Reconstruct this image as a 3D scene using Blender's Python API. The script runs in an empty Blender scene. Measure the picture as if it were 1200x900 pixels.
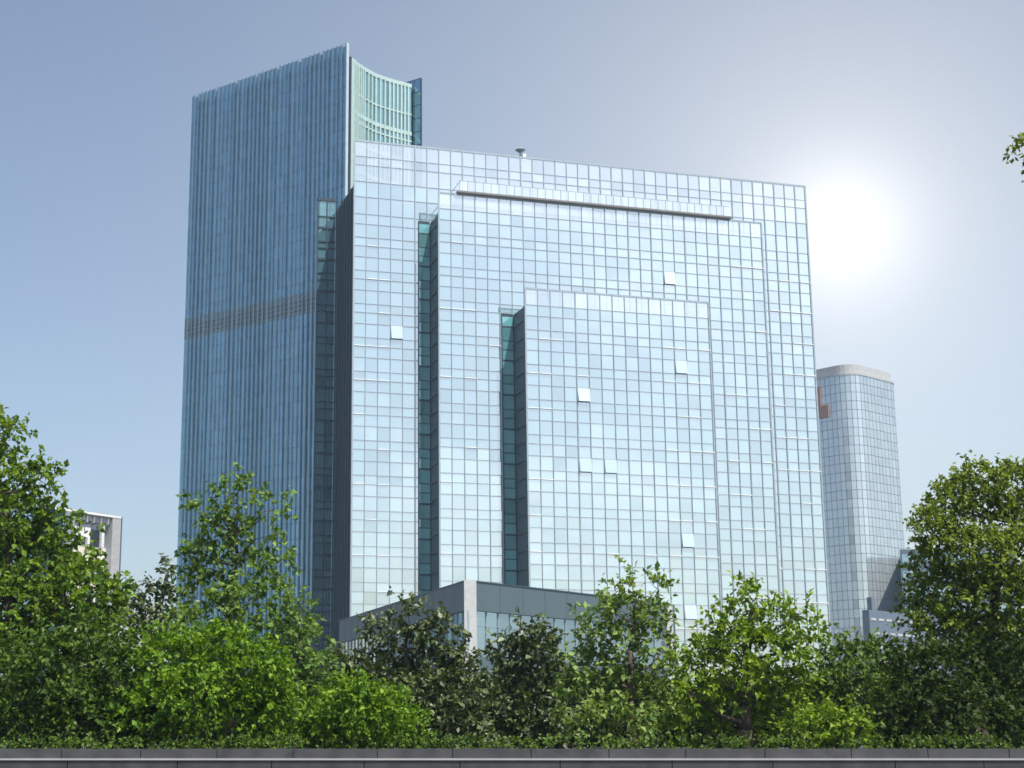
import bpy, math, random
import numpy as np
from mathutils import Vector, Matrix
R = math.radians
random.seed(7)
rng = np.random.default_rng(11)
C = bpy.context.scene.collection
SC = bpy.context.scene

# ------------------------------------------------------------------ camera
ZC, FPX, CX, CY, PITCH = 1.6, 1857.0, 487.0, 450.0, R(12.72)
cam = bpy.data.cameras.new("camera")
cam.sensor_width = 36.0
cam.lens = 36.0 * FPX / 1200.0
cam.shift_x = (600.0 - CX) / 1200.0
cam.clip_start, cam.clip_end = 0.1, 20000
camo = bpy.data.objects.new("camera", cam)
C.objects.link(camo)
camo.location = (0, 0, ZC)
camo.rotation_euler = (R(90) + PITCH, 0, 0)
SC.camera = camo

# ------------------------------------------------------------------ light
SUN_AZ, SUN_EL = 142.0, 61.0          # azimuth clockwise from +Y
GLOW = (15.7, 17.7)                   # glow added to the sky to imitate the flare: azimuth, elevation
w = bpy.data.worlds.new("World"); SC.world = w
w.use_nodes = True
nt = w.node_tree; N = nt.nodes; L = nt.links
N.clear()
out = N.new("ShaderNodeOutputWorld")
sky = N.new("ShaderNodeTexSky"); sky.sky_type = 'NISHITA'; sky.sun_disc = False
sky.sun_elevation = R(SUN_EL); sky.sun_rotation = R(SUN_AZ)
sky.altitude = 50; sky.air_density = 1.0; sky.dust_density = 2.0; sky.ozone_density = 1.1
bg = N.new("ShaderNodeBackground"); bg.inputs[1].default_value = 0.10
hs = N.new("ShaderNodeHueSaturation"); hs.inputs['Saturation'].default_value = .88
L.new(sky.outputs[0], hs.inputs['Color']); L.new(hs.outputs[0], bg.inputs[0])
tc = N.new("ShaderNodeTexCoord")
def vdir(az, el):
    return (math.sin(R(az))*math.cos(R(el)), math.cos(R(az))*math.cos(R(el)), math.sin(R(el)))
def glow(az, el, power, col, strength):
    nrm = N.new("ShaderNodeVectorMath"); nrm.operation = 'NORMALIZE'
    L.new(tc.outputs['Generated'], nrm.inputs[0])
    d = N.new("ShaderNodeVectorMath"); d.operation = 'DOT_PRODUCT'
    L.new(nrm.outputs[0], d.inputs[0]); d.inputs[1].default_value = vdir(az, el)
    mx = N.new("ShaderNodeMath"); mx.operation = 'MAXIMUM'; L.new(d.outputs['Value'], mx.inputs[0]); mx.inputs[1].default_value = 0
    p = N.new("ShaderNodeMath"); p.operation = 'POWER'; L.new(mx.outputs[0], p.inputs[0]); p.inputs[1].default_value = power
    s = N.new("ShaderNodeMath"); s.operation = 'MULTIPLY'; L.new(p.outputs[0], s.inputs[0]); s.inputs[1].default_value = strength
    b = N.new("ShaderNodeBackground"); b.inputs[0].default_value = (*col, 1)
    L.new(s.outputs[0], b.inputs[1])
    return b
def add(a, b):
    n = N.new("ShaderNodeAddShader"); L.new(a.outputs[0], n.inputs[0]); L.new(b.outputs[0], n.inputs[1]); return n
sh = add(bg, glow(GLOW[0], GLOW[1], 1100, (1, .92, .84), .24))
sh = add(sh, glow(GLOW[0], GLOW[1], 260, (1, .86, .70), .09))
sh = add(sh, glow(GLOW[0], GLOW[1], 70, (1, .86, .66), .10))
sh = add(sh, glow(GLOW[0], GLOW[1], 18, (1, .88, .60), .145))
# unseen glow and cloud added behind the camera to whiten the facade's reflections
sh = add(sh, glow(131, 27, 14, (1, .97, .92), .34))
nz = N.new("ShaderNodeTexNoise"); nz.inputs['Scale'].default_value = 5.5; nz.inputs['Detail'].default_value = 7; nz.inputs['Roughness'].default_value = .55
mp = N.new("ShaderNodeMapping"); mp.inputs['Scale'].default_value = (1, 1, 2.6); L.new(tc.outputs['Generated'], mp.inputs[0]); L.new(mp.outputs[0], nz.inputs['Vector'])
cr = N.new("ShaderNodeMapRange"); cr.interpolation_type = 'SMOOTHSTEP'; cr.inputs[1].default_value = .47; cr.inputs[2].default_value = .66; L.new(nz.outputs['Fac'], cr.inputs[0])
sx = N.new("ShaderNodeSeparateXYZ"); L.new(tc.outputs['Generated'], sx.inputs[0])
mk = N.new("ShaderNodeMapRange"); mk.inputs[1].default_value = .15; mk.inputs[2].default_value = -.45; L.new(sx.outputs['Y'], mk.inputs[0])
ml = N.new("ShaderNodeMath"); ml.operation = 'MULTIPLY'; L.new(cr.outputs[0], ml.inputs[0]); L.new(mk.outputs[0], ml.inputs[1])
mm = N.new("ShaderNodeMath"); mm.operation = 'MULTIPLY'; L.new(ml.outputs[0], mm.inputs[0]); mm.inputs[1].default_value = .17
cb = N.new("ShaderNodeBackground"); cb.inputs[0].default_value = (1, .97, .93, 1); L.new(mm.outputs[0], cb.inputs[1])
sh = add(sh, cb)
L.new(sh.outputs[0], out.inputs[0])

sl = bpy.data.lights.new("sun", 'SUN'); sl.energy = 4.8; sl.angle = R(0.5); sl.color = (1, .95, .87)
so = bpy.data.objects.new("sun", sl); C.objects.link(so)
so.rotation_euler = Vector(vdir(SUN_AZ, SUN_EL)).to_track_quat('Z', 'Y').to_euler()
so.location = (60, 0, 90)

SC.view_settings.view_transform = 'Standard'
SC.view_settings.look = 'None'
SC.view_settings.exposure = 0.6
SC.view_settings.gamma = 1.0
SC.render.engine = 'CYCLES'
SC.cycles.use_denoising = True
SC.cycles.max_bounces = 8
SC.cycles.diffuse_bounces = 2
SC.cycles.transparent_max_bounces = 12
SC.cycles.filter_width = 1.6

# ------------------------------------------------------------------ helpers
ca, sa = math.cos(PITCH), math.sin(PITCH)
def ray(x, y):
    X = (x-CX)/FPX; Y = (CY-y)/FPX
    return Vector((X, ca - sa*Y, sa + ca*Y))
def at(x, y, D):
    """the point of the place seen at photo pixel (x, y) whose distance along +Y is D"""
    r = ray(x, y); return r/r[1]*D + Vector((0, 0, ZC))

class MB:
    def __init__(s): s.v = []; s.f = []
    def quad(s, a, b, c, d):
        i = len(s.v); s.v += [tuple(a), tuple(b), tuple(c), tuple(d)]; s.f.append((i, i+1, i+2, i+3))
    def box(s, x0, x1, y0, y1, z0, z1):
        i = len(s.v)
        s.v += [(x0,y0,z0),(x1,y0,z0),(x1,y1,z0),(x0,y1,z0),(x0,y0,z1),(x1,y0,z1),(x1,y1,z1),(x0,y1,z1)]
        s.f += [(i,i+3,i+2,i+1),(i+4,i+5,i+6,i+7),(i,i+1,i+5,i+4),(i+1,i+2,i+6,i+5),(i+2,i+3,i+7,i+6),(i+3,i,i+4,i+7)]
    def obox(s, o, ax, ay, a0, a1, b0, b1, z0, z1):
        """box in a turned frame: origin o, axes ax, ay (2-D unit vectors)"""
        i = len(s.v)
        for z in (z0, z1):
            for a, b in ((a0,b0),(a1,b0),(a1,b1),(a0,b1)):
                s.v.append((o[0]+ax[0]*a+ay[0]*b, o[1]+ax[1]*a+ay[1]*b, z))
        s.f += [(i,i+3,i+2,i+1),(i+4,i+5,i+6,i+7),(i,i+1,i+5,i+4),(i+1,i+2,i+6,i+5),(i+2,i+3,i+7,i+6),(i+3,i,i+4,i+7)]
    def prism(s, pts, z0, z1):
        i = len(s.v); n = len(pts)
        s.v += [(p[0],p[1],z0) for p in pts] + [(p[0],p[1],z1) for p in pts]
        s.f += [tuple(i+k for k in reversed(range(n))), tuple(i+n+k for k in range(n))]
        for k in range(n):
            j = (k+1) % n
            s.f.append((i+k, i+j, i+n+j, i+n+k))
    def tube(s, a, b, ra, rb, n=7):
        a = Vector(a); b = Vector(b); d = (b-a).normalized()
        u = d.orthogonal().normalized(); v = d.cross(u)
        i = len(s.v)
        for p, r in ((a, ra), (b, rb)):
            for k in range(n):
                t = 2*math.pi*k/n
                s.v.append(tuple(p + (u*math.cos(t)+v*math.sin(t))*r))
        for k in range(n):
            j = (k+1) % n
            s.f.append((i+k, i+j, i+n+j, i+n+k))
        s.f += [tuple(i+k for k in reversed(range(n))), tuple(i+n+k for k in range(n))]
    def build(s, name, mat, parent=None, smooth=False):
        me = bpy.data.meshes.new(name); me.from_pydata(s.v, [], s.f); me.update()
        if smooth: me.polygons.foreach_set('use_smooth', [True]*len(me.polygons))
        o = bpy.data.objects.new(name, me); C.objects.link(o)
        me.materials.append(mat)
        if parent: o.parent = parent
        return o
def tag(o, label=None, cat=None, group=None, kind=None):
    for k, v in (('label', label), ('category', cat), ('group', group), ('kind', kind)):
        if v: o[k] = v
    return o
def thing(name, label, cat, loc=(0,0,0), rz=0, group=None):
    o = bpy.data.objects.new(name, None); C.objects.link(o)
    o.location = loc; o.rotation_euler = (0,0,rz); o.empty_display_size = 1
    return tag(o, label, cat, group)

# ------------------------------------------------------------------ materials
def mat(name):
    m = bpy.data.materials.new(name); m.use_nodes = True
    n = m.node_tree.nodes; n.clear()
    o = n.new("ShaderNodeOutputMaterial")
    return m, n, m.node_tree.links, o
def plain(name, col, rough=.6, metal=0., noise=.12, scale=1.5, spec=.5):
    m, n, l, o = mat(name)
    b = n.new("ShaderNodeBsdfPrincipled")
    t = n.new("ShaderNodeTexCoord"); x = n.new("ShaderNodeTexNoise"); x.inputs['Scale'].default_value = scale; x.inputs['Detail'].default_value = 6
    l.new(t.outputs['Object'], x.inputs['Vector'])
    r = n.new("ShaderNodeMapRange"); r.inputs[1].default_value = .25; r.inputs[2].default_value = .75; r.inputs[3].default_value = 1-noise; r.inputs[4].default_value = 1+noise
    l.new(x.outputs['Fac'], r.inputs[0])
    mu = n.new("ShaderNodeVectorMath"); mu.operation = 'SCALE'; mu.inputs[0].default_value = col
    l.new(r.outputs[0], mu.inputs['Scale']); l.new(mu.outputs[0], b.inputs['Base Color'])
    b.inputs['Roughness'].default_value = rough; b.inputs['Metallic'].default_value = metal
    b.inputs['Specular IOR Level'].default_value = spec
    l.new(b.outputs[0], o.inputs[0]); return m
def glass(name, tint, body, refl, rough=.03, var=.12, clear=0.0, bump=0.0, bvar=.33):
    """coated curtain-wall glass: a tinted mirror over the dim room behind it; panes differ a little"""
    m, n, l, o = mat(name)
    g = n.new("ShaderNodeNewGeometry")
    r = n.new("ShaderNodeMapRange"); r.inputs[3].default_value = 1-var; r.inputs[4].default_value = 1+var*.5
    l.new(g.outputs['Random Per Island'], r.inputs[0])
    a = n.new("ShaderNodeVectorMath"); a.operation = 'SCALE'; a.inputs[0].default_value = tint; l.new(r.outputs[0], a.inputs['Scale'])
    gl = n.new("ShaderNodeBsdfGlossy"); gl.inputs['Roughness'].default_value = rough; l.new(a.outputs[0], gl.inputs['Color'])
    # what shows through: blinds up or down, so the body colour differs from pane to pane
    q = n.new("ShaderNodeMath"); q.operation = 'MULTIPLY'; q.inputs[1].default_value = 37.7; l.new(g.outputs['Random Per Island'], q.inputs[0])
    fr = n.new("ShaderNodeMath"); fr.operation = 'FRACT'; l.new(q.outputs[0], fr.inputs[0])
    r2 = n.new("ShaderNodeMapRange"); r2.inputs[3].default_value = 1-bvar; r2.inputs[4].default_value = 1+bvar; l.new(fr.outputs[0], r2.inputs[0])
    bdy = n.new("ShaderNodeVectorMath"); bdy.operation = 'SCALE'; bdy.inputs[0].default_value = body; l.new(r2.outputs[0], bdy.inputs['Scale'])
    df = n.new("ShaderNodeBsdfDiffuse"); l.new(bdy.outputs[0], df.inputs['Color'])
    mx = n.new("ShaderNodeMixShader"); mx.inputs[0].default_value = refl
    l.new(df.outputs[0], mx.inputs[1]); l.new(gl.outputs[0], mx.inputs[2])
    if bump:
        t = n.new("ShaderNodeTexCoord"); x = n.new("ShaderNodeTexNoise"); x.inputs['Scale'].default_value = .5; x.inputs['Detail'].default_value = 1
        l.new(t.outputs['Object'], x.inputs['Vector'])
        bp = n.new("ShaderNodeBump"); bp.inputs['Strength'].default_value = bump; bp.inputs['Distance'].default_value = .05
        l.new(x.outputs['Fac'], bp.inputs['Height']); l.new(bp.outputs[0], gl.inputs['Normal'])
    last = mx
    if clear:
        tr = n.new("ShaderNodeBsdfTransparent"); tr.inputs[0].default_value = (.9,.96,.97,1)
        m2 = n.new("ShaderNodeMixShader"); m2.inputs[0].default_value = clear
        l.new(mx.outputs[0], m2.inputs[1]); l.new(tr.outputs[0], m2.inputs[2]); last = m2
    l.new(last.outputs[0], o.inputs[0]); return m
def leafmat(name, c0, c1, gloss=.05, trans=.32, rough=.6):
    m, n, l, o = mat(name)
    g = n.new("ShaderNodeNewGeometry")
    cr = n.new("ShaderNodeMixRGB"); cr.inputs[1].default_value = (*c0,1); cr.inputs[2].default_value = (*c1,1)
    l.new(g.outputs['Random Per Island'], cr.inputs[0])
    df = n.new("ShaderNodeBsdfDiffuse"); l.new(cr.outputs[0], df.inputs[0])
    tr = n.new("ShaderNodeBsdfTranslucent")
    y = n.new("ShaderNodeMixRGB"); y.blend_type = 'MULTIPLY'; y.inputs[0].default_value = 1; y.inputs[2].default_value = (1.5,1.35,.5,1)
    l.new(cr.outputs[0], y.inputs[1]); l.new(y.outputs[0], tr.inputs[0])
    m1 = n.new("ShaderNodeMixShader"); m1.inputs[0].default_value = trans; l.new(df.outputs[0], m1.inputs[1]); l.new(tr.outputs[0], m1.inputs[2])
    gl = n.new("ShaderNodeBsdfGlossy"); gl.inputs[1].default_value = rough
    m2 = n.new("ShaderNodeMixShader"); m2.inputs[0].default_value = gloss; l.new(m1.outputs[0], m2.inputs[1]); l.new(gl.outputs[0], m2.inputs[2])
    l.new(m2.outputs[0], o.inputs[0]); return m

M = {}
M['front_glass'] = glass('silver_glass', (.755,.785,.79), (.25,.46,.50), .74, .02, .06, 0, .02, .2)
M['screen_glass'] = glass('parapet_glass', (.84,.88,.90), (.45,.52,.54), .72, .03, .08, .22)
M['open_glass'] = glass('opened_pane_glass', (.80,.83,.84), (.26,.46,.50), .74, .02, .02)
M['link_glass'] = glass('dark_link_glass', (.62,.76,.82), (.12,.26,.32), .58, .02, .2)
M['reflection_teal'] = glass('teal_reflection_glass', (.60,.78,.78), (.15,.42,.44), .50, .03, .2)  # teal of the bay walls' reflection, put into the glass colour
M['blue_glass'] = glass('blue_glass', (.33,.53,.67), (.03,.08,.12), .80, .06, .16)
M['pale_glass'] = glass('pale_green_glass', (.42,.64,.66), (.15,.28,.29), .65, .08, .15)
M['far_glass'] = glass('distant_grey_glass', (.74,.82,.85), (.40,.45,.47), .45, .12, .05, bvar=.10)
M['podium_glass'] = glass('podium_glass', (.62,.76,.82), (.06,.12,.15), .75, .03, .25)
M['mullion'] = plain('grey_mullion', (.30,.36,.40), .45, .3)
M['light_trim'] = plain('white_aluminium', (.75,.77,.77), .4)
M['dark_panel'] = plain('charcoal_panel', (.018,.036,.052), .45, .1, .1, .3)
M['dark_rib'] = plain('charcoal_rib', (.030,.050,.065), .45)
M['fin'] = plain('blue_grey_fin', (.19,.29,.37), .35, .6)
M['groove'] = plain('dark_blue_groove', (.012,.03,.05), .5)
M['louver'] = plain('taupe_louver', (.165,.20,.225), .6)
M['trim'] = plain('pale_corner_trim', (.40,.48,.53), .4)
M['pale_frame'] = plain('pale_green_frame', (.36,.49,.47), .5)
M['beam'] = plain('grey_brown_steel', (.16,.15,.14), .5)
M['parapet'] = plain('slate_cladding', (.080,.118,.134), .5, .2, .06, .4)
M['stone'] = plain('pale_stone', (.38,.395,.40), .75, 0, .12, 2.)
M['cream'] = plain('cream_render', (.66,.63,.55), .8)
M['white'] = plain('white_paint', (.74,.75,.76), .6)
M['red'] = plain('faded_red_sign', (.30,.16,.12), .6)
M['slate'] = plain('slate_blue_wall', (.10,.13,.17), .6)
M['concrete'] = plain('pale_concrete', (.36,.37,.37), .8)
M['granite'] = plain('dark_granite', (.046,.048,.051), .55, 0, .45, 3.)
M['granite2'] = plain('darker_granite', (.036,.036,.038), .55, 0, .5, 3.)
M['lip'] = plain('light_steel_lip', (.33,.33,.33), .5)
M['soil'] = plain('dark_soil', (.02,.02,.012), .95, 0, .4, 2.)
M['ground'] = plain('paving', (.12,.12,.115), .9, 0, .25, .8)
M['bark'] = plain('brown_bark', (.06,.048,.036), .9, 0, .35, 9.)

# ------------------------------------------------------------------ ground
def sheet(name, x0, x1, y0, y1, z, m):
    b = MB(); b.quad((x0,y0,z),(x1,y0,z),(x1,y1,z),(x0,y1,z)); return tag(b.build(name, m), kind='structure')
sheet('ground', -6000, 6000, -3000, 9000, 0, M['ground'])
tb = MB(); tb.box(-60, 60, 24.45, 60, .004, 1.40)
tag(tb.build('planted_terrace', M['soil']), kind='structure')

# ------------------------------------------------------------------ office block (silver glass, three stepped screens)
AZ = R(74.357)
O = Vector((-6.92, 170.0, 0))
d1 = Vector((math.sin(AZ), math.cos(AZ), 0)); dv = Vector((-math.cos(AZ), math.sin(AZ), 0))
office = thing('office_block', 'wide silver glass office block stepped in three nested rectangular screens', 'office building', O, R(90)-AZ)
W, T0, FL = 1.4263, 58.55, 3.87
def rows(top, zmin):
    z = [top]
    k = 0
    base = []
    t = T0 + FL
    while t > zmin - FL:
        base += [t, t-1.57, t-2.58]; t -= FL
    first = {68.45: [66.6, 65.57, 63.59, 61.76, 59.72], 61.7: [59.85], 50.0: [48.16]}[top]
    z += first
    z += [b for b in base if b < first[-1]-.9]
    z = [b for b in z if b > zmin] + [zmin]
    return z
def screen(name, u0, n, v, top, roof, skip=None, opened=()):
    zs = rows(top, 6.0)
    g, p, mu, lt = MB(), MB(), MB(), MB()
    for c in range(n):
        for r in range(len(zs)-1):
            a0, a1, z1, z0 = u0+c*W, u0+(c+1)*W, zs[r], zs[r+1]
            if skip and a0 >= skip[0] and a1 <= skip[1] and z1 < skip[2]: continue
            if (c, r) in opened: continue
            tx, tz = random.gauss(0, .0042), random.gauss(0, .004)
            f = lambda a, z: v + .03 + (a-(a0+a1)/2)*tx + (z-(z0+z1)/2)*tz
            i = .02
            (p if z0 > roof-.6 else g).quad((a0+i,f(a0,z0),z0+i),(a1-i,f(a1,z0),z0+i),(a1-i,f(a1,z1),z1-i),(a0+i,f(a0,z1),z1-i))
    for c in range(n+1):
        hw = random.choice((.03,.04,.04,.065))
        if c in (0, n): hw = .09
        x = u0+c*W
        lo = 6.0
        if skip and skip[0]+.1 < x < skip[1]-.1:
            mu.box(x-hw, x+hw, v-.07, v+.025, skip[2]-.3, top)
        else:
            mu.box(x-hw, x+hw, v-.07, v+.025, lo, top)
    for r, z in enumerate(zs):
        hh = random.choice((.02,.025,.035))
        if r == 0: hh = .10
        segs = [(u0, u0+n*W)]
        if skip and z < skip[2]: segs = [(u0, skip[0]), (skip[1], u0+n*W)]
        for s0, s1 in segs:
            mu.box(s0-.05, s1+.05, v-.045, v+.022, z-hh, z+hh)
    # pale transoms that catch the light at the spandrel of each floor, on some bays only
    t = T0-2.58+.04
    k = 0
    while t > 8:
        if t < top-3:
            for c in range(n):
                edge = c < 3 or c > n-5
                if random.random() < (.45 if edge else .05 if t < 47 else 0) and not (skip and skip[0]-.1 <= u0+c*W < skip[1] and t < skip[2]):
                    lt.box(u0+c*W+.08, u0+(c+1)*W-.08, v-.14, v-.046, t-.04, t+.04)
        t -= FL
    cw = g.build(name, M['front_glass'], office)
    p.build('parapet_glazing', M['screen_glass'], cw)
    nf = len(mu.f); i = len(mu.v)
    mu.f += [tuple(q+i for q in f) for f in lt.f]; mu.v += lt.v
    mo = mu.build('mullion_grid', M['mullion'], cw); mo.data.materials.append(M['light_trim'])
    for f in mo.data.polygons[nf:]: f.material_index = 1
    # top-hung panes standing open
    for (c, r) in opened:
        a0, a1, z1, z0 = u0+c*W+.05, u0+(c+1)*W-.05, zs[r]-.04, zs[r+1]+.04
        h = z1-z0; ang = R(random.uniform(6, 9))
        b = MB()
        y0, yb, zb = v-.06, v-.06-h*math.sin(ang), z1-h*math.cos(ang)
        b.v = [(a0,y0,z1),(a1,y0,z1),(a1,yb,zb),(a0,yb,zb),(a0,y0+.05,z1),(a1,y0+.05,z1),(a1,yb+.05,zb-.01),(a0,yb+.05,zb-.01)]
        b.f = [(3,2,1,0),(4,5,6,7),(0,1,5,4),(2,3,7,6),(1,2,6,5),(3,0,4,7)]
        wd = b.build('open_window', M['open_glass'], cw)
        fb = MB()
        fb.box(a0-.03, a1+.03, v+.2, v+.25, z0-.03, z1+.03)
        fb.box(a0-.06, a0-.01, yb, v+.02, z0-.02, z0+.06)
        fb.build('window_opening', M['dark_panel'], wd)
    return cw
def near(zs, z): return min(range(len(zs)-1), key=lambda i: abs((zs[i]+zs[i+1])/2 - z))
def op(u0, top, lst):
    zs = rows(top, 6.0); return [(int((u-u0)/W), near(zs, z)) for u, z in lst]
V2, V3 = -3.85, -8.17
screen('curtain_wall', 0, 40, 0, 68.45, 63.3, (8.75, 48.4, 59.2), op(0, 68.45, [(5.0, 46.1)]))
screen('curtain_wall', 8.80, 28, V2, 61.7, 59.3, (17.2, 39.4, 48.0), op(8.80, 61.7, [(35.9, 53.9)]))
W3, W = W, 21.93/15
screen('curtain_wall', 17.33, 15, V3, 50.0, 48.1, None, op(17.33, 50.0, [(35.6,42.2),(23.9,38.4),(23.9,30.8),(26.8,30.7),(35.6,15.3),(35.6,23.0)]))
W = W3
def block(name, u0, u1, v0, v1, h, parent=office):
    b = MB(); b.box(u0+.10, u1-.10, v0+.12, v1, 0, h)
    return b.build(name, M['dark_panel'], parent)
def ribs(par, u, v0, v1, h, step, vertical=True):
    b = MB()
    if vertical:
        x = v0+.35
        while x < v1-.2:
            b.box(u-.06, u+.095, x-.05, x+.05, 0, h); x += step
    else:
        z = 4.
        while z < h-.5:
            b.box(u-.04, u+.095, v0+.2, v1-.05, z-.05, z+.05); z += step
        b.box(u-.08, u+.095, v0+.25, v0+.4, 0, h)
    return b.build('cladding_rib', M['dark_rib'], par)
core = block('side_wall', 0, 57.05, 0, 9.9, 63.3); ribs(core, 0, 0, 9.4, 63.2, 1.28)
bay = block('side_wall', 8.80, 48.3, V2, -.15, 59.3); ribs(bay, 8.80, V2, -.2, 59.2, FL/2, False)
bay = block('side_wall', 17.33, 39.26, V3, V2-.15, 48.1); ribs(bay, 17.33, V3, V2-.2, 48.0, FL/2, False)
# link block: dark glass set back behind the left return
lk = MB(); lm = MB(); LV, LH = 9.57, 64.35
zl = [LH, 62.3, 60.9]
t = 60.9
while t > 3: zl += [t-1.7, t-2.5, t-3.87]; t -= 3.87
cols = [-2.15, -1.05, -.02]
lm.box(-2.1, -.02, LV+.1, LV+.6, 0, LH-.2)
lc = lm.build('link_wall', M['dark_panel'], office)
lm = MB()
for c in range(2):
    for r in range(len(zl)-1):
        tx = random.gauss(0,.0004)
        a0,a1,z1,z0 = cols[c],cols[c+1],zl[r],zl[r+1]
        lk.quad((a0+.02,LV-tx,z0+.02),(a1-.02,LV+tx,z0+.02),(a1-.02,LV+tx,z1-.02),(a0+.02,LV-tx,z1-.02))
for x in cols[:2]: lm.box(x-.06, x+.06, LV-.1, LV+.05, 0, LH)
for i, z in enumerate(zl): lm.box(-2.2, -.02, LV-.12, LV+.04, z-(.12 if i%3==2 else .06), z+(.12 if i%3==2 else .06))
lm.box(-2.25, -.02, LV-.13, LV+.3, LH-.1, LH+.25)
lk.build('link_glazing', M['link_glass'], lc); lm.build('link_frame', M['groove'], lc)
# reflection of each projecting bay's side wall, put into the colour of teal strips
def reflection_strip(u0, u1, v, h):
    b = MB(); b.box(u0, u1, v-.11, v+.1, 6, h); sb = b.build('reflection_strip_frame', M['groove'], office)
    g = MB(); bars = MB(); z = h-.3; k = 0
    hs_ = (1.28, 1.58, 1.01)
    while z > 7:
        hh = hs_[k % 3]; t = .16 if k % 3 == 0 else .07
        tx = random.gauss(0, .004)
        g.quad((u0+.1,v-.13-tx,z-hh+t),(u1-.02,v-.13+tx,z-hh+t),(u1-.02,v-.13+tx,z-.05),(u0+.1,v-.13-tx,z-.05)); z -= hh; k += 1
    g.build('reflection_strip_pane', M['reflection_teal'], sb)
reflection_strip(7.50, 8.84, 0, 59.45); reflection_strip(16.0, 17.38, V2, 48.15)
# beam and glass balustrade along the top of the middle screen
b = MB(); b.box(10.95, 44.7, V2-.35, V2+1.5, 61.76, 62.06); b.box(10.9, 44.75, V2-.4, V2-.34, 61.84, 62.0)
bm = b.build('roof_beam', M['beam'], office)
b = MB(); pb = MB()
x = 11.2; k = 0
while x < 44.4:
    b.quad((x+.04,V2-.3,62.12),(x+.86,V2-.3,62.12),(x+.86,V2-.3,63.2),(x+.04,V2-.3,63.2))
    pb.box(x-.03, x+.03, V2-.33, V2-.27, 62.08, 63.25 if k != 2 else 63.6); x += .93; k += 1
pb.box(11.1, 44.5, V2-.32, V2-.28, 63.2, 63.26)
pb.tube((10.2, V2-.3, 61.75), (11.3, V2-.3, 63.25), .05, .05, 5)
bl = b.build('balustrade_glass', M['screen_glass'], bm); pb.build('balustrade_post', M['mullion'], bl)
# vent on the roof edge
b = MB(); b.tube((20.2,.7,68.2),(20.2,.7,69.5),.13,.13,8); b.tube((20.2,.7,69.35),(20.2,.7,69.62),.25,.62,12); b.tube((20.2,.7,69.62),(20.2,.7,69.85),.62,.3,12)
b.build('roof_vent', M['mullion'], office)
b = MB(); b.box(20.45,20.85,.5,.9,68.3,69.15); b.build('vent_box', M['light_trim'], office)

# ------------------------------------------------------------------ blue tower
BA = R(-52.4)
B0 = Vector((-9.28, 200.0, 0))
tower = thing('glass_tower', 'tall dark blue glass tower with close vertical fins behind the silver block', 'tower', B0)
dl = Vector((math.sin(BA), math.cos(BA), 0)); dn = Vector((dl.y, -dl.x, 0))   # dn: into the building
if dn.y < 0: dn = -dn
TL, TH = 29.8, 94.2
g = MB(); fn = MB(); gv = MB(); lv = MB()
nb = 37; bw = TL/nb
def P(a, b, z): p = dl*a + dn*b; return (p.x, p.y, z)
for c in range(nb):
    z = TH - (.0 if c % 5 else .45); zz = [z]
    t = TH-2.2
    while t > 2: zz += [t]; t -= 4.05/2
    a0, a1 = c*bw, (c+1)*bw
    for r in range(len(zz)-1):
        z1, z0 = zz[r], zz[r+1]
        tx, tz = random.gauss(0,.012), random.gauss(0,.006)
        if 57.3 < (z0+z1)/2 < 60.5: continue
        f = lambda a, q: (a-(a0+a1)/2)*tx + (q-(z0+z1)/2)*tz
        g.quad(P(a0+.05,f(a0,z0),z0+.05),P(a1-.05,f(a1,z0),z0+.05),P(a1-.05,f(a1,z1),z1-.02),P(a0+.05,f(a0,z1),z1-.02))
    # fin with a deep groove beside it
    d = random.choice((.22,.30,.34))
    fn.obox((0,0), dl, dn, a0-.05, a0+.07+random.random()*.05, -d, .1, 2, TH-.02)
    gv.obox((0,0), dl, dn, a0+.12, a0+.26, -.02, .1, 2, TH-.1)
    for q in range(5):
        zq = 57.3+q*.62
        lv.obox((0,0), dl, dn, a0+.08, a1-.08, -.05, .1, zq, zq+.5)
b = MB(); b.obox((0,0), dl, dn, 0.02, TL, .12, .42, 0, TH-.3)
fw = b.build('finned_wall', M['groove'], tower)
g.build('glazing', M['blue_glass'], fw); fn.build('vertical_fin', M['fin'], fw); gv.build('groove', M['groove'], fw)
lv.build('louver_band', M['louver'], fw)
b = MB(); b.obox((0,0), dl, dn, -.10, .02, -.22, .26, 0, TH+.05); b.build('corner_trim', M['trim'], tower)
# concave wall between the two wings
cp = [(-8.90,202.9),(-8.50,203.55),(-7.94,204.87),(-7.15,206.16),(-5.66,208.3),(-3.76,209.96),(-2.1,211.1),(-.61,212.06)]
cp = [Vector((x,y,0))-B0 for x, y in cp]
seg = []
for i in range(len(cp)-1):
    for k in range(3): seg.append(cp[i].lerp(cp[i+1], k/3))
seg.append(cp[-1])
CH = 93.2
far = cp[-1] + Vector((-2.5, 14, 0))
body = [tuple(dl*.8+dn*.6)] + [tuple(p + Vector((-.12,.25,0))) for p in cp] + [tuple(far), tuple(dl*TL + dn*22), tuple(dl*(TL-.3) + dn*.5)]
b = MB(); b.prism(body, 0, CH-.3); b.build('tower_core', M['groove'], tower)
g = MB(); fr = MB()
zz = [CH, CH-4.4]; t = CH-4.4
while t > 40: zz += [t-2.9, t-4.05]; t -= 4.05
for i in range(len(seg)-1):
    p, q = seg[i], seg[i+1]
    for r in range(len(zz)-1):
        g.quad((p.x,p.y,zz[r+1]),(q.x,q.y,zz[r+1]),(q.x,q.y,zz[r]),(p.x,p.y,zz[r]))
    d = (q-p).normalized(); n_ = Vector((d.y,-d.x,0))
    fr.obox(p, d, n_, -.12, .12, 0, .18, 40, CH)
    for r, z in enumerate(zz): fr.obox(p, d, n_, 0, (q-p).length, -.05, .12, z-(.28 if r%2 == 0 else .12), z+(.28 if r%2 == 0 else .1))
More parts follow.
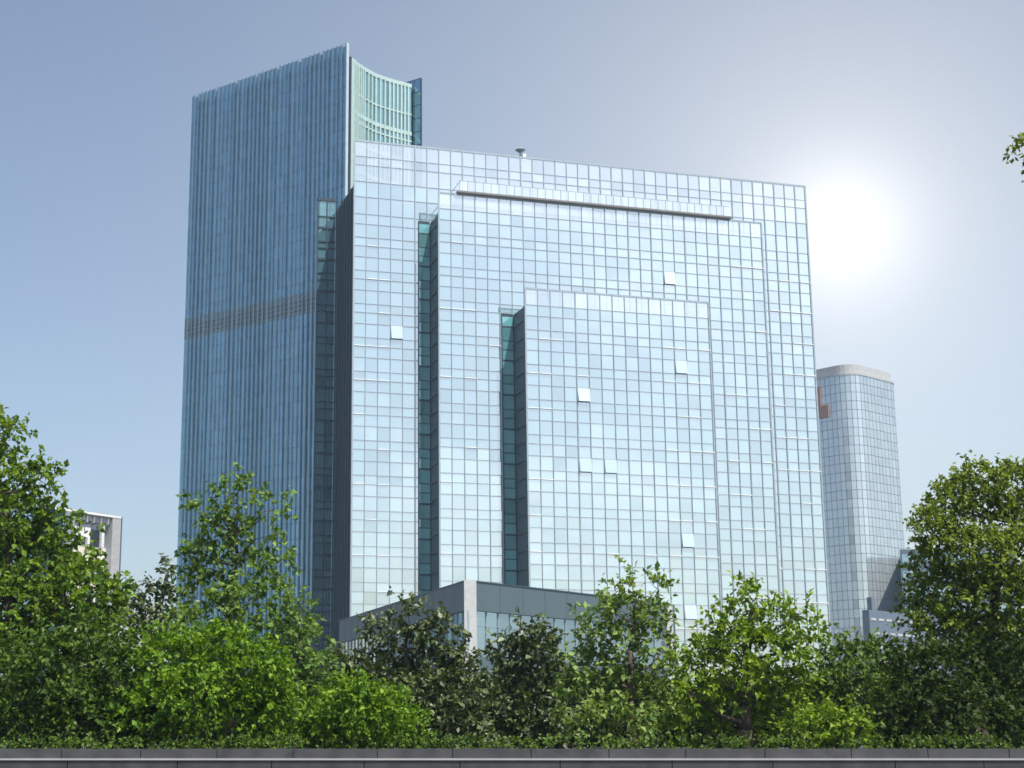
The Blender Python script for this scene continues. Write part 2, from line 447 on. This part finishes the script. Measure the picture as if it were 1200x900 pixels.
cg = g.build('curved_wall', M['pale_glass'], tower); fr.build('window_grid', M['pale_frame'], cg)
b = MB(); b.tube(cp[0]+Vector((-.1,-.3,40)), cp[0]+Vector((-.1,-.3,CH+.2)), .25, .25, 6); b.build('edge_trim', M['groove'], tower)
# far wing ending in a fin wall
tip = Vector((.73,211.33,0)) - B0
b = MB(); b.obox(tip, dl, dn, 0, 3.2, 0, .3, 0, 94.2); wn = b.build('wing_wall', M['groove'], tower)
g = MB(); a = 0
while a < 3.1:
    z = 94.1
    while z > 40:
        h = 2.0; tx = random.gauss(0,.01)
        pts = []
        for aa, q in ((a+.05,z-h+.08),(a+1.0,z-h+.08),(a+1.0,z-.05),(a+.05,z-.05)):
            pp = tip + dl*aa + dn*(-.03+(aa-a-.45)*tx); pts.append((pp.x,pp.y,q))
        g.quad(*pts); z -= h
    a += 1.04
g.build('wing_glazing', M['blue_glass'], wn)

# ------------------------------------------------------------------ podium
PC = Vector((3.8, 122.0, 0))
pod = thing('podium_building', 'low podium building with slate parapet and pale corner column in front of the glass block', 'building', PC)
pr = Vector((math.sin(R(41.8)), math.cos(R(41.8)), 0)); pl = dv.copy()
pln = Vector((pl.y, -pl.x, 0))      # inward of left face: to the right
if pln.x < 0: pln = -pln
prn = Vector((-pr.y, pr.x, 0))
if prn.y < 0: prn = -prn
c2 = Vector((.87, .42, 0))
LEFT, RIGHT = 43.0, 26.4
def band(name, z0, z1, mt, off, par=pod):
    b = MB()
    b.obox((0,0), pl, pln, .05, LEFT, off, off+.6, z0, z1)
    b.obox(c2, pr, prn, .02, RIGHT, off, off+.6, z0, z1)
    return b.build(name, mt, par)
parp = band('parapet', 11.42, 13.6, M['parapet'], 0)
band('sill_band', 7.0, 7.95, M['parapet'], .02)
band('lower_wall', 0, 5.6, M['concrete'], .1)
band('lower_beam', 5.6, 6.1, M['stone'], .0)
# seams of the cladding
b = MB()
for k in range(1, 15): b.obox((0,0), pl, pln, k*2.9-.015, k*2.9+.015, -.012, .01, 11.43, 13.59)
for k in range(1, 9): b.obox(c2, pr, prn, k*2.9-.015, k*2.9+.015, -.012, .01, 11.43, 13.59)
b.obox((0,0), pl, pln, .05, LEFT, -.06, .5, 13.6, 13.7); b.obox(c2, pr, prn, .02, RIGHT, -.06, .5, 13.6, 13.7)
b.build('parapet_cap', M['dark_rib'], parp)
g = MB(); mb = MB(); bk = MB()
for (o, ax, ay, n, st) in (((0,0), pl, pln, 30, 1.43), (c2, pr, prn, 18, 1.46)):
    for k in range(n):
        for z0, z1 in ((7.97, 11.4), (6.1, 6.98)):
            tx = random.gauss(0,.008)
            pts = []
            for a_, z in ((k*st+.03,z0),(k*st+st-.03,z0),(k*st+st-.03,z1),(k*st+.03,z1)):
                off = .25+(a_-(k+.5)*st)*tx
                pts.append((o[0]+ax[0]*a_+ay[0]*off, o[1]+ax[1]*a_+ay[1]*off, z))
            g.quad(*pts)
        mb.obox(o, ax, ay, k*st-.04, k*st+.04, .16, .3, 6.1, 11.4)
    mb.obox(o, ax, ay, 0, n*st, .17, .29, 10.3, 10.36)
pg = g.build('window_band', M['podium_glass'], pod); mb.build('window_mullion', M['mullion'], pg)
b = MB(); b.prism([(0,0),tuple(c2.xy),tuple((c2+Vector((.1,.9,0))).xy),(.05,.9)], 0, 13.72)
b.v = [(x+(-.08 if i%4 in (0,3) else .0), y-.08, z) for i,(x,y,z) in enumerate(b.v)]
b.build('corner_column', M['stone'], pod)
b = MB(); b.obox(c2, pr, prn, RIGHT, RIGHT+1.0, -.1, .9, 0, 13.72); b.build('end_column', M['stone'], pod)
b = MB(); b.obox(c2, pr, prn, RIGHT+1.0, RIGHT+1.5, 0, .8, 0, 13.6); b.build('end_wall', M['parapet'], pod)
b = MB(); e1 = pl*(LEFT-1)+pln*.7; e2 = c2+pr*(RIGHT-.5)+prn*.7
b.prism([tuple((pl*1+pln*1.2+pr*.3).xy), tuple(e2.xy), tuple((e2+dv*8).xy), tuple((pl*(LEFT-1)+pln*6).xy), tuple(e1.xy)], 0, 12.6)
b.build('podium_core', M['slate'], pod)

# ------------------------------------------------------------------ round-cornered tower on the right
T3 = Vector((92.3, 329.0, 0))
rt = thing('rounded_tower', 'slim pale grey glass tower with rounded corners and a white roof rim', 'tower', T3)
a2 = R(49.4); er = Vector((math.sin(a2), math.cos(a2), 0)); el_ = Vector((-er.y, er.x, 0))
def rrect(w_, d_, r_, n_, off=0):
    pts = []
    for (cx_, cy_, t0) in ((r_, r_, 180), (w_-r_, r_, 270), (w_-r_, d_-r_, 0), (r_, d_-r_, 90)):
        for k in range(n_+1):
            t = R(t0 + 90*k/n_)
            p = er*(cx_+(r_+off)*math.cos(t)) + el_*(cy_+(r_+off)*math.sin(t)); pts.append(p)
    return pts
base = er*(-2.2) + el_*(-2.2)
RH = 77.6
ring = [base+p for p in rrect(18.6, 20, 4.2, 6)]
b = MB(); b.prism([tuple((base+p).xy) for p in rrect(18.6,20,4.2,6,-.25)], 0, RH); tw = b.build('tower_body', M['concrete'], rt)
g = MB()
per = []
for i in range(len(ring)):
    p, q = ring[i], ring[(i+1) % len(ring)]
    n_ = max(1, round((q-p).length/1.25))
    for k in range(n_): per.append((p.lerp(q, k/n_), p.lerp(q, (k+1)/n_)))
for (p, q) in per:
    z = RH
    while z > 4:
        h = 1.9; tx = random.gauss(0,.006); d = (q-p).normalized(); n_ = Vector((d.y,-d.x,0))
        i = .05*d
        g.quad((p+i-n_*tx*.5).to_tuple()[:2]+(z-h+.09,), (q-i+n_*tx*.5).to_tuple()[:2]+(z-h+.09,), (q-i+n_*tx*.5).to_tuple()[:2]+(z,), (p+i-n_*tx*.5).to_tuple()[:2]+(z,))
        z -= h
g.build('tower_glazing', M['far_glass'], tw)
b = MB(); b.prism([tuple((base+p).xy) for p in rrect(18.6,20,4.2,6,.12)], RH, RH+.5); b.prism([tuple((base+p).xy) for p in rrect(18.6,20,4.2,6,-.6)], RH+.5, RH+2.4)
b.build('roof_rim', M['concrete'], rt)
b = MB()
o_ = base + el_*7.0
b.obox(o_, el_, er, .9, 3.0, -.35, -.05, RH-5.9, RH-1.6); b.obox(o_, el_, er, -.9, 1.6, -.35, -.06, RH-8.6, RH-5.95)
b.build('rooftop_sign', M['red'], rt)

# low dark annex before it
lo = at(1018, 713, 300); lo.z = 0
ax_ = thing('dark_annex', 'low dark slate office with rows of white window strips below the rounded tower', 'building', lo)
b = MB(); b.obox((0,0), er, el_, 0, 26, 0, 1.5, 0, 25.8); ab = b.build('wall', M['slate'], ax_)
for r in range(5):
    for c in range(6):
        s = MB(); a_ = .4+c*2.6+(r%2)*.9; z = 23.9-r*2.6
        s.obox((0,0), er, el_, a_, a_+1.7, -.08, .05, z, z+.42); s.build('window_strip', M['concrete'], ab)
b = MB(); b.obox((0,0), er, el_, 1.5, 2.6, .3, 1.3, 25.8, 28.3); b.build('roof_hut', M['slate'], ax_)
# grey building half hidden by the big tree
bo = at(1054, 645, 320); bo.z = 0
gb = thing('grey_building', 'plain grey blue building half hidden behind the big tree at right', 'building', bo)
el2 = Vector((math.sin(R(107)), math.cos(R(107)), 0)); er2 = Vector((-el2.y, el2.x, 0))
b = MB(); b.obox((0,0), el2, er2, 0, 22, 0, 18, 0, 39.5); gw = b.build('wall', M['slate'], gb)
for r in range(6):
    g = MB(); g.obox((0,0), el2, er2, .4, 21.6, -.04, .05, 36.9-r*3.4, 38.5-r*3.4); g.build('window_strip', M['podium_glass'], gw)

# ------------------------------------------------------------------ framed building far left
LB = Vector((-42.98, 230, 0))
fb = thing('framed_building', 'distant white and cream building with a deep rooftop frame behind the left trees', 'building', LB)
fx = Vector((math.sin(R(37.6)), math.cos(R(37.6)), 0)); fy = Vector((-fx.y, fx.x, 0))
def part(name, a0, a1, b0, b1, z0, z1, m, par=fb):
    b = MB(); b.obox((0,0), fx, fy, a0, a1, b0, b1, z0, z1); return b.build(name, m, par)
part('main_wall', -8.6, -1.6, 1.2, 12, 0, 28.9, M['cream'])
part('upper_wall', -14, -1.6, 2.6, 12, 28.9, 33.0, M['slate'])
part('corner_pier', -1.6, 0, 0, 1.6, 0, 33.35, M['stone'])
tr_ = part('top_frame', -14, 0, -.05, 1.5, 33.35, 33.65, M['light_trim'])
part('frame_soffit', -8.6, -1.6, .5, 1.2, 32.5, 33.3, M['white'])
b = MB()
for k in range(5): b.obox((0,0), fx, fy, -7.6+k*1.3, -7.45+k*1.3, .1, 2.6, 32.2, 33.34)
b.build('frame_rafter', M['concrete'], tr_)
part('roof_panel', -8.3, -4.9, .9, 1.15, 30.2, 32.0, M['white'])
part('roof_post', -3.0, -2.6, .6, 1.1, 28.9, 32.4, M['white'])
part('roof_post', -5.6, -5.2, .6, 1.1, 28.9, 30.2, M['white'])
gs = part('glass_stair', -10.2, -8.7, -.1, 6, 0, 33.3, M['far_glass'])
part('edge_strip', .01, .18, -.1, .2, 0, 33.6, M['slate'])
part('side_wall', -16, -10.3, .3, 12, 0, 33.3, M['podium_glass'])
for r in range(2):
    for c in range(4): part('window', -8.2+c*1.65, -7.0+c*1.65, 1.12, 1.25, 24.3-r*3.5, 26.2-r*3.5, M['podium_glass'])

# ------------------------------------------------------------------ granite wall in front
gwall = thing('granite_wall', 'long low dark granite wall with a pale steel lip along the front edge', 'wall', (0, 24, 0))
c_, l_, s_ = MB(), MB(), MB()
x = -14.
while x < 16:
    n_ = random.uniform(1.1, 1.35)
    d = random.uniform(-.004, .004)
    c_.box(x+.006, x+n_-.006, .06+d, .42, 1.362, 1.497+d*.4); x += n_
x = -14.4
while x < 16:
    n_ = random.uniform(1.2, 1.9); s_.box(x+.006, x+n_-.006, .02, .40, .78, 1.332); x += n_
s_.box(-14, 16, .03, .40, 0, .77)
l_.box(-14, 16, .0, .44, 1.334, 1.360)
c_.build('coping', M['granite'], gwall); s_.build('base_course', M['granite2'], gwall); l_.build('steel_lip', M['lip'], gwall)
b = MB(); b.box(-13.9, 15.9, .1, .38, 1.3625, 1.45); b.build('mortar_core', M['groove'], gwall)

# ------------------------------------------------------------------ trees and shrubs
LEAF = {
 'plane':   leafmat('plane_leaf', (0.026,0.08,0.005), (0.175,0.275,0.022), .02),
 'plane2':  leafmat('slender_leaf', (0.03,0.09,0.012), (0.185,0.29,0.055), .02),
 'young':   leafmat('young_tree_leaf', (0.05,0.12,0.022), (0.24,0.33,0.085), .02),
 'deep':    leafmat('deep_green_leaf', (0.014,0.046,0.004), (0.1,0.175,0.016), .02),
 'shrub':   leafmat('bright_shrub_leaf', (0.036,0.115,0.003), (0.185,0.31,0.014), .02),
 'magnolia':leafmat('magnolia_leaf', (0.022,0.044,0.012), (0.12,0.16,0.05), .05, .18, .5),
 'lime':    leafmat('lime_leaf', (0.05,0.12,0.005), (0.235,0.345,0.024), .02),
 'mid':     leafmat('mid_green_leaf', (0.022,0.065,0.008), (0.125,0.2,0.028), .02),
 'olive':   leafmat('olive_leaf', (0.05,0.105,0.009), (0.25,0.325,0.042), .02),
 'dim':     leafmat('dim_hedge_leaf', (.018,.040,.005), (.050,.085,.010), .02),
}
def leaves(cent, rad, n_sprig, per, leaf, flat=.35):
    """leaf quads folded on the midrib, set on short twigs that grow outward through the clumps"""
    n = len(cent); pw = (rad[:,0]*rad[:,2]); pw = pw/pw.sum()
    k = rng.choice(n, size=n_sprig, p=pw)
    d = rng.normal(size=(n_sprig,3)); d[:,2] += .5; d /= np.linalg.norm(d,axis=1)[:,None]
    rr = rng.uniform(.12,1.,n_sprig)**.45
    rr *= 1 + .22*np.sin(3.1*d[:,0]+k*1.7)*np.cos(2.7*d[:,2]+k*.9) + rng.normal(0,.06,n_sprig)
    c = cent[k] + d*rad[k]*rr[:,None]
    tw = d + rng.normal(0,.55,(n_sprig,3)); tw[:,2] -= .05; tw /= np.linalg.norm(tw,axis=1)[:,None]
    tl = leaf*rng.uniform(1.2,3.2,n_sprig)
    t = rng.uniform(0,1,(n_sprig,per))
    pos = c[:,None,:] + tw[:,None,:]*(tl[:,None]*t)[:,:,None]
    ax = tw[:,None,:]*.6 + rng.normal(0,.75,(n_sprig,per,3)); ax[:,:,2] -= .25
    ax /= np.linalg.norm(ax,axis=2)[:,:,None]
    up = rng.normal(0,flat*1.6,(n_sprig,per,3)); up[:,:,2] += .8
    sd = np.cross(ax, up); sd /= (np.linalg.norm(sd,axis=2)[:,:,None]+1e-9)
    nn = np.cross(sd, ax)
    ln = leaf*rng.uniform(.38,1.25,(n_sprig,per,1)); wd = ln*rng.uniform(.24,.38,(n_sprig,per,1))
    a = pos; tip = pos + ax*ln - nn*ln*.10
    m = pos + ax*ln*.45
    l = m + sd*wd + nn*wd*.35; r = m - sd*wd + nn*wd*.35
    V = np.stack([a, r, tip, l], axis=2).reshape(-1,3)
    return V
def leafmesh(name, V, m, parent):
    q = len(V)//4
    me = bpy.data.meshes.new(name)
    me.vertices.add(len(V)); me.vertices.foreach_set('co', V.astype(np.float32).ravel())
    idx = (np.arange(q)[:,None]*4 + np.array([0,1,2,0,2,3])[None,:]).ravel()
    me.loops.add(len(idx)); me.loops.foreach_set('vertex_index', idx.astype(np.int32))
    me.polygons.add(q*2); me.polygons.foreach_set('loop_start', (np.arange(q*2)*3).astype(np.int32))
    me.update(calc_edges=True); me.validate()
    me.materials.append(m)
    o = bpy.data.objects.new(name, me); C.objects.link(o); o.parent = parent
    return o
TERR = 1.40
def tree(name, label, cat, leafkey, D, trunk, clumps, leaf_px=8.5, dens=1.0, group=None, spread=1.0, tr=.10, limbs=True, flat=.35):
    """clumps: (x, y, rx, ry[, dy]) in photo pixels at distance D, given real depth in dy and radius"""
    s = D/1903.
    tx = at(trunk, 860, D); base = Vector((tx.x, D, TERR))
    o = thing(name, label, cat, base, 0, group)
    cent, rad = [], []
    for cl in clumps:
        x, y, rx, ry = cl[:4]
        dy = cl[4] if len(cl) > 4 else random.uniform(-1,1)*spread*rx*s*.9
        p = at(x, y, D+dy); k = (D+dy)/D
        cent.append(np.array(p-base)); rad.append((rx*s*k, .5*(rx+ry)*s*k*.95, ry*s*k))
    cent = np.array(cent); rad = np.array(rad)
    leaf = leaf_px*s
    area = sum(c[2]*c[3] for c in clumps)/(leaf_px**2)
    per = 9
    ns = int(area*6.2*dens)
    V = leaves(cent, rad, ns, per, leaf, flat)
    V = V[np.repeat((V.reshape(-1,4,3)[:,:,2].min(axis=1) > .01), 4)]
    leafmesh('crown', V, LEAF[leafkey], o)
    b = MB()
    if limbs:
        top = cent[cent[:,2].argmax()]; H = top[2]
        p0 = Vector((0,0,-.05)); nseg = 6; pts = [p0]
        for k in range(1, nseg+1):
            f = k/nseg
            pts.append(Vector((top[0]*f**1.5+random.uniform(-.05,.05), top[1]*f**1.5+random.uniform(-.05,.05), H*.92*f)))
        for k in range(nseg): b.tube(pts[k], pts[k+1], tr*(1-.85*k/nseg), tr*(1-.85*(k+1)/nseg), 8)
        for c, r_ in zip(cent, rad):
            c = Vector(c); zt = max(.25*H*.3, min(c.z - r_[2]*.6 - .25*math.hypot(c.x,c.y), H*.85)); f = zt/(H*.92)
            k = min(int(f*nseg), nseg-1); st = pts[k].lerp(pts[k+1], f*nseg-k)
            mid = st.lerp(c, .5) + Vector((random.uniform(-.08,.08), random.uniform(-.08,.08), -.08))
            rb = tr*.42*(1-.6*f)
            b.tube(st, mid, rb, rb*.65, 6); b.tube(mid, c, rb*.65, rb*.3, 5)
            for q in range(3):
                e = c + Vector([random.uniform(-.8,.8)*r_[0], random.uniform(-.8,.8)*r_[1], random.uniform(-.3,.8)*r_[2]])
                b.tube(c, e, rb*.3, rb*.1, 4)
    else:
        for q in range(7):
            c = cent[random.randrange(len(cent))]
            b.tube((random.uniform(-.15,.15), random.uniform(-.15,.15), -.05), tuple(c), tr*.35, tr*.1, 5)
    b.build('trunk' if limbs else 'stem', M['bark'], o, True)
    return o

tree('plane_tree', 'big leafy green tree at the far left, cut by the picture edge', 'tree', 'plane', 28, 20,
     [(0,510,30,26),(45,562,28,24),(-20,560,50,40),(15,600,50,30),(62,620,34,26),(-25,650,60,50),(40,660,55,40),(92,662,28,22),(20,710,60,45),(85,700,46,38),(122,704,22,24),(-35,740,60,55),(60,750,60,44),(110,745,36,36)], 9, 1.0, tr=.17)
tree('dark_tree', 'small dark brownish tree in the gap between the left tree and the blue tower', 'tree', 'magnolia', 37, 175,
     [(172,705,26,18),(196,672,13,14),(150,725,28,24),(188,735,30,24),(205,705,16,16),(170,770,45,36)], 8, .8)
tree('slender_tree', 'tall slender airy green tree in front of the blue tower', 'tree', 'plane2', 32, 268,
     [(277,580,24,22),(238,600,19,18),(318,598,20,18),(262,625,32,24),(300,632,30,22),(232,645,18,16),(270,668,44,28),(318,672,26,24),(238,690,32,24),(290,710,52,30),(338,735,20,24),(240,735,46,28),(300,760,56,32),(350,760,28,28),(270,800,70,40)], 8.5, .62, tr=.12)
tree('leafy_sapling', 'light green sapling leaning before the dark left end of the podium', 'tree', 'plane2', 30, 345,
     [(352,712,16,15),(340,745,24,20),(368,758,20,20),(335,790,32,26),(365,800,26,26),(350,835,36,30)], 8.5, .75, tr=.07)
tree('dark_shrub', 'dark green shrub mass at the far left under the big tree', 'shrub', 'deep', 26.3, 40,
     [(0,800,60,48),(50,790,50,46),(95,770,50,40),(140,800,42,50),(30,850,60,32),(100,845,60,36),(150,850,42,32)], 8, 1.05, tr=.08, limbs=False)
tree('hedge_shrub', 'bright green bushy shrub in front of the slender tree', 'shrub', 'shrub', 25.8, 240,
     [(195,775,42,36),(245,765,44,32),(290,790,44,36),(225,815,52,40),(180,835,40,40),(280,840,50,36),(325,838,30,40),(320,800,22,22)], 7.5, 1.05, tr=.08, limbs=False)
tree('round_shrub', 'round bright yellow green bush close to the granite wall left of centre', 'shrub', 'shrub', 25.6, 425,
     [(420,828,42,30),(385,845,36,32),(450,842,36,32),(420,855,62,24),(480,855,20,22),(360,860,20,20)], 7, 1.15, tr=.06, limbs=False)
tree('magnolia_tree', 'dark glossy magnolia tree before the left face of the podium', 'tree', 'magnolia', 33, 480,
     [(478,722,18,16),(445,742,18,18),(515,742,22,20),(475,752,26,20),(540,778,20,18),(420,790,26,22),(460,785,32,22),(505,785,30,24),(405,780,16,14),(440,820,40,28),(500,820,42,30),(545,815,28,26),(470,855,60,28),(540,850,40,30)], 8.5, 1.1, tr=.10)
tree('magnolia_tree', 'second dark magnolia tree just right of the pale corner column', 'tree', 'magnolia', 34, 620,
     [(622,748,20,16),(600,770,22,20),(640,768,24,22),(580,782,16,14),(618,800,36,24),(655,800,28,24),(590,825,34,26),(640,835,40,28),(580,855,34,24),(620,860,46,24)], 8.5, 1.1, tr=.10)
tree('young_tree', 'upright light green young tree at the right end of the podium', 'tree', 'young', 31, 738,
     [(742,688,20,20),(708,712,18,20),(770,690,12,12),(735,720,32,22),(762,728,18,20),(700,745,26,22),(738,758,40,26),(775,765,18,22),(690,780,30,26),(735,800,46,28),(685,820,36,30),(755,830,40,30),(715,855,60,26)], 8.5, .72, tr=.10)
tree('lime_tree', 'broad yellow green tree in front of the right end of the glass block', 'tree', 'lime', 28.5, 872,
     [(882,704,18,20),(850,728,24,20),(905,728,28,20),(935,722,20,14),(948,745,18,16),(870,755,40,24),(915,765,38,26),(835,765,28,24),(815,785,24,22),(860,795,44,26),(905,805,36,26),(812,818,26,22),(930,790,18,20),(850,830,30,18),(895,842,28,18),(812,850,30,22),(925,850,30,24),(885,862,30,14)], 8.5, .85, tr=.15)
tree('bush_tree', 'mid green bushy tree between the yellow green tree and the big right tree', 'tree', 'mid', 35, 1000,
     [(985,772,22,20),(1015,770,28,20),(965,790,20,20),(1040,780,26,22),(995,800,40,26),(970,835,40,34),(1025,830,44,36),(985,860,50,22)], 8, .9, tr=.09)
tree('broad_tree', 'large dense round crowned tree at the right edge', 'tree', 'olive', 31, 1145,
     [(1150,563,34,20),(1192,566,40,26),(1112,590,28,24),(1128,572,26,18),(1090,612,24,20),(1160,605,44,30),(1210,610,40,36),(1100,632,26,22),(1140,645,44,30),(1190,655,50,36),(1085,665,24,22),(1115,690,46,32),(1170,700,56,36),(1080,712,24,20),(1215,720,50,46),(1105,740,44,30),(1160,755,60,36),(1210,790,50,46)], 6.3, 1.05, tr=.2)
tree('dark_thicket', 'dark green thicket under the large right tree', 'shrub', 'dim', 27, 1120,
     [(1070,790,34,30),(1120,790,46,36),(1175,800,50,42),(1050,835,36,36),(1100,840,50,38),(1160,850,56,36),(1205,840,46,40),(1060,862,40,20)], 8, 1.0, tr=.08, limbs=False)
tree('low_shrub', 'small bright green low shrub beside the yellow green tree trunk', 'shrub', 'lime', 26.2, 975,
     [(960,848,26,22),(985,855,24,22),(935,860,24,16),(1005,862,20,16)], 7.5, .9, tr=.05, limbs=False)
tree('street_tree', 'tall tree mostly outside the frame whose branch tip shows at the upper right', 'tree', 'olive', 25, 1290,
     [(1208,175,15,22,0),(1225,195,16,20,0),(1240,160,20,30,0),(1290,120,70,60),(1300,220,60,60),(1270,170,30,40),(1330,320,50,60)], 8, .9, tr=.2)
# hedge closing the gaps behind
hx = [(x, 836+random.uniform(-12,6), 30, 30+random.uniform(-4,8)) for x in range(-30, 1240, 24)] + [(x, 858+random.uniform(-4,4), 22, 14) for x in range(-30, 1240, 14)]
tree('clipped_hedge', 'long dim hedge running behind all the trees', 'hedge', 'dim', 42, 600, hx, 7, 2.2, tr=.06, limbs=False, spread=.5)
# low ground cover along the wall
gc = [(x+random.uniform(-6,6), 873+random.uniform(-2,2), random.uniform(6,20), random.uniform(1.5,6)) for x in range(-10, 1220, 12) if random.random() < .75]
s = 25.0/1903
cent = np.array([np.array(at(x,y,25.0)) for x,y,_,_ in gc]); rad = np.array([(rx*s, .2, ry*s) for _,_,rx,ry in gc])
V = leaves(cent, rad, 1100, 8, .06)
o = leafmesh('ground_cover', V, LEAF['mid'], None); tag(o, 'low leafy ground cover filling the bed along the granite wall', 'ground cover', kind='stuff')

# ------------------------------------------------------------------ air
b = MB(); b.box(-450, 450, -40, 460, -1, 104)
m, n, l, o_ = mat('thin_haze')
pv = n.new("ShaderNodeVolumePrincipled"); pv.inputs['Density'].default_value = .00028; pv.inputs['Color'].default_value = (.55,.78,1,1); pv.inputs['Anisotropy'].default_value = 0
l.new(pv.outputs[0], o_.inputs['Volume'])
tag(b.build('haze', m), kind='stuff')
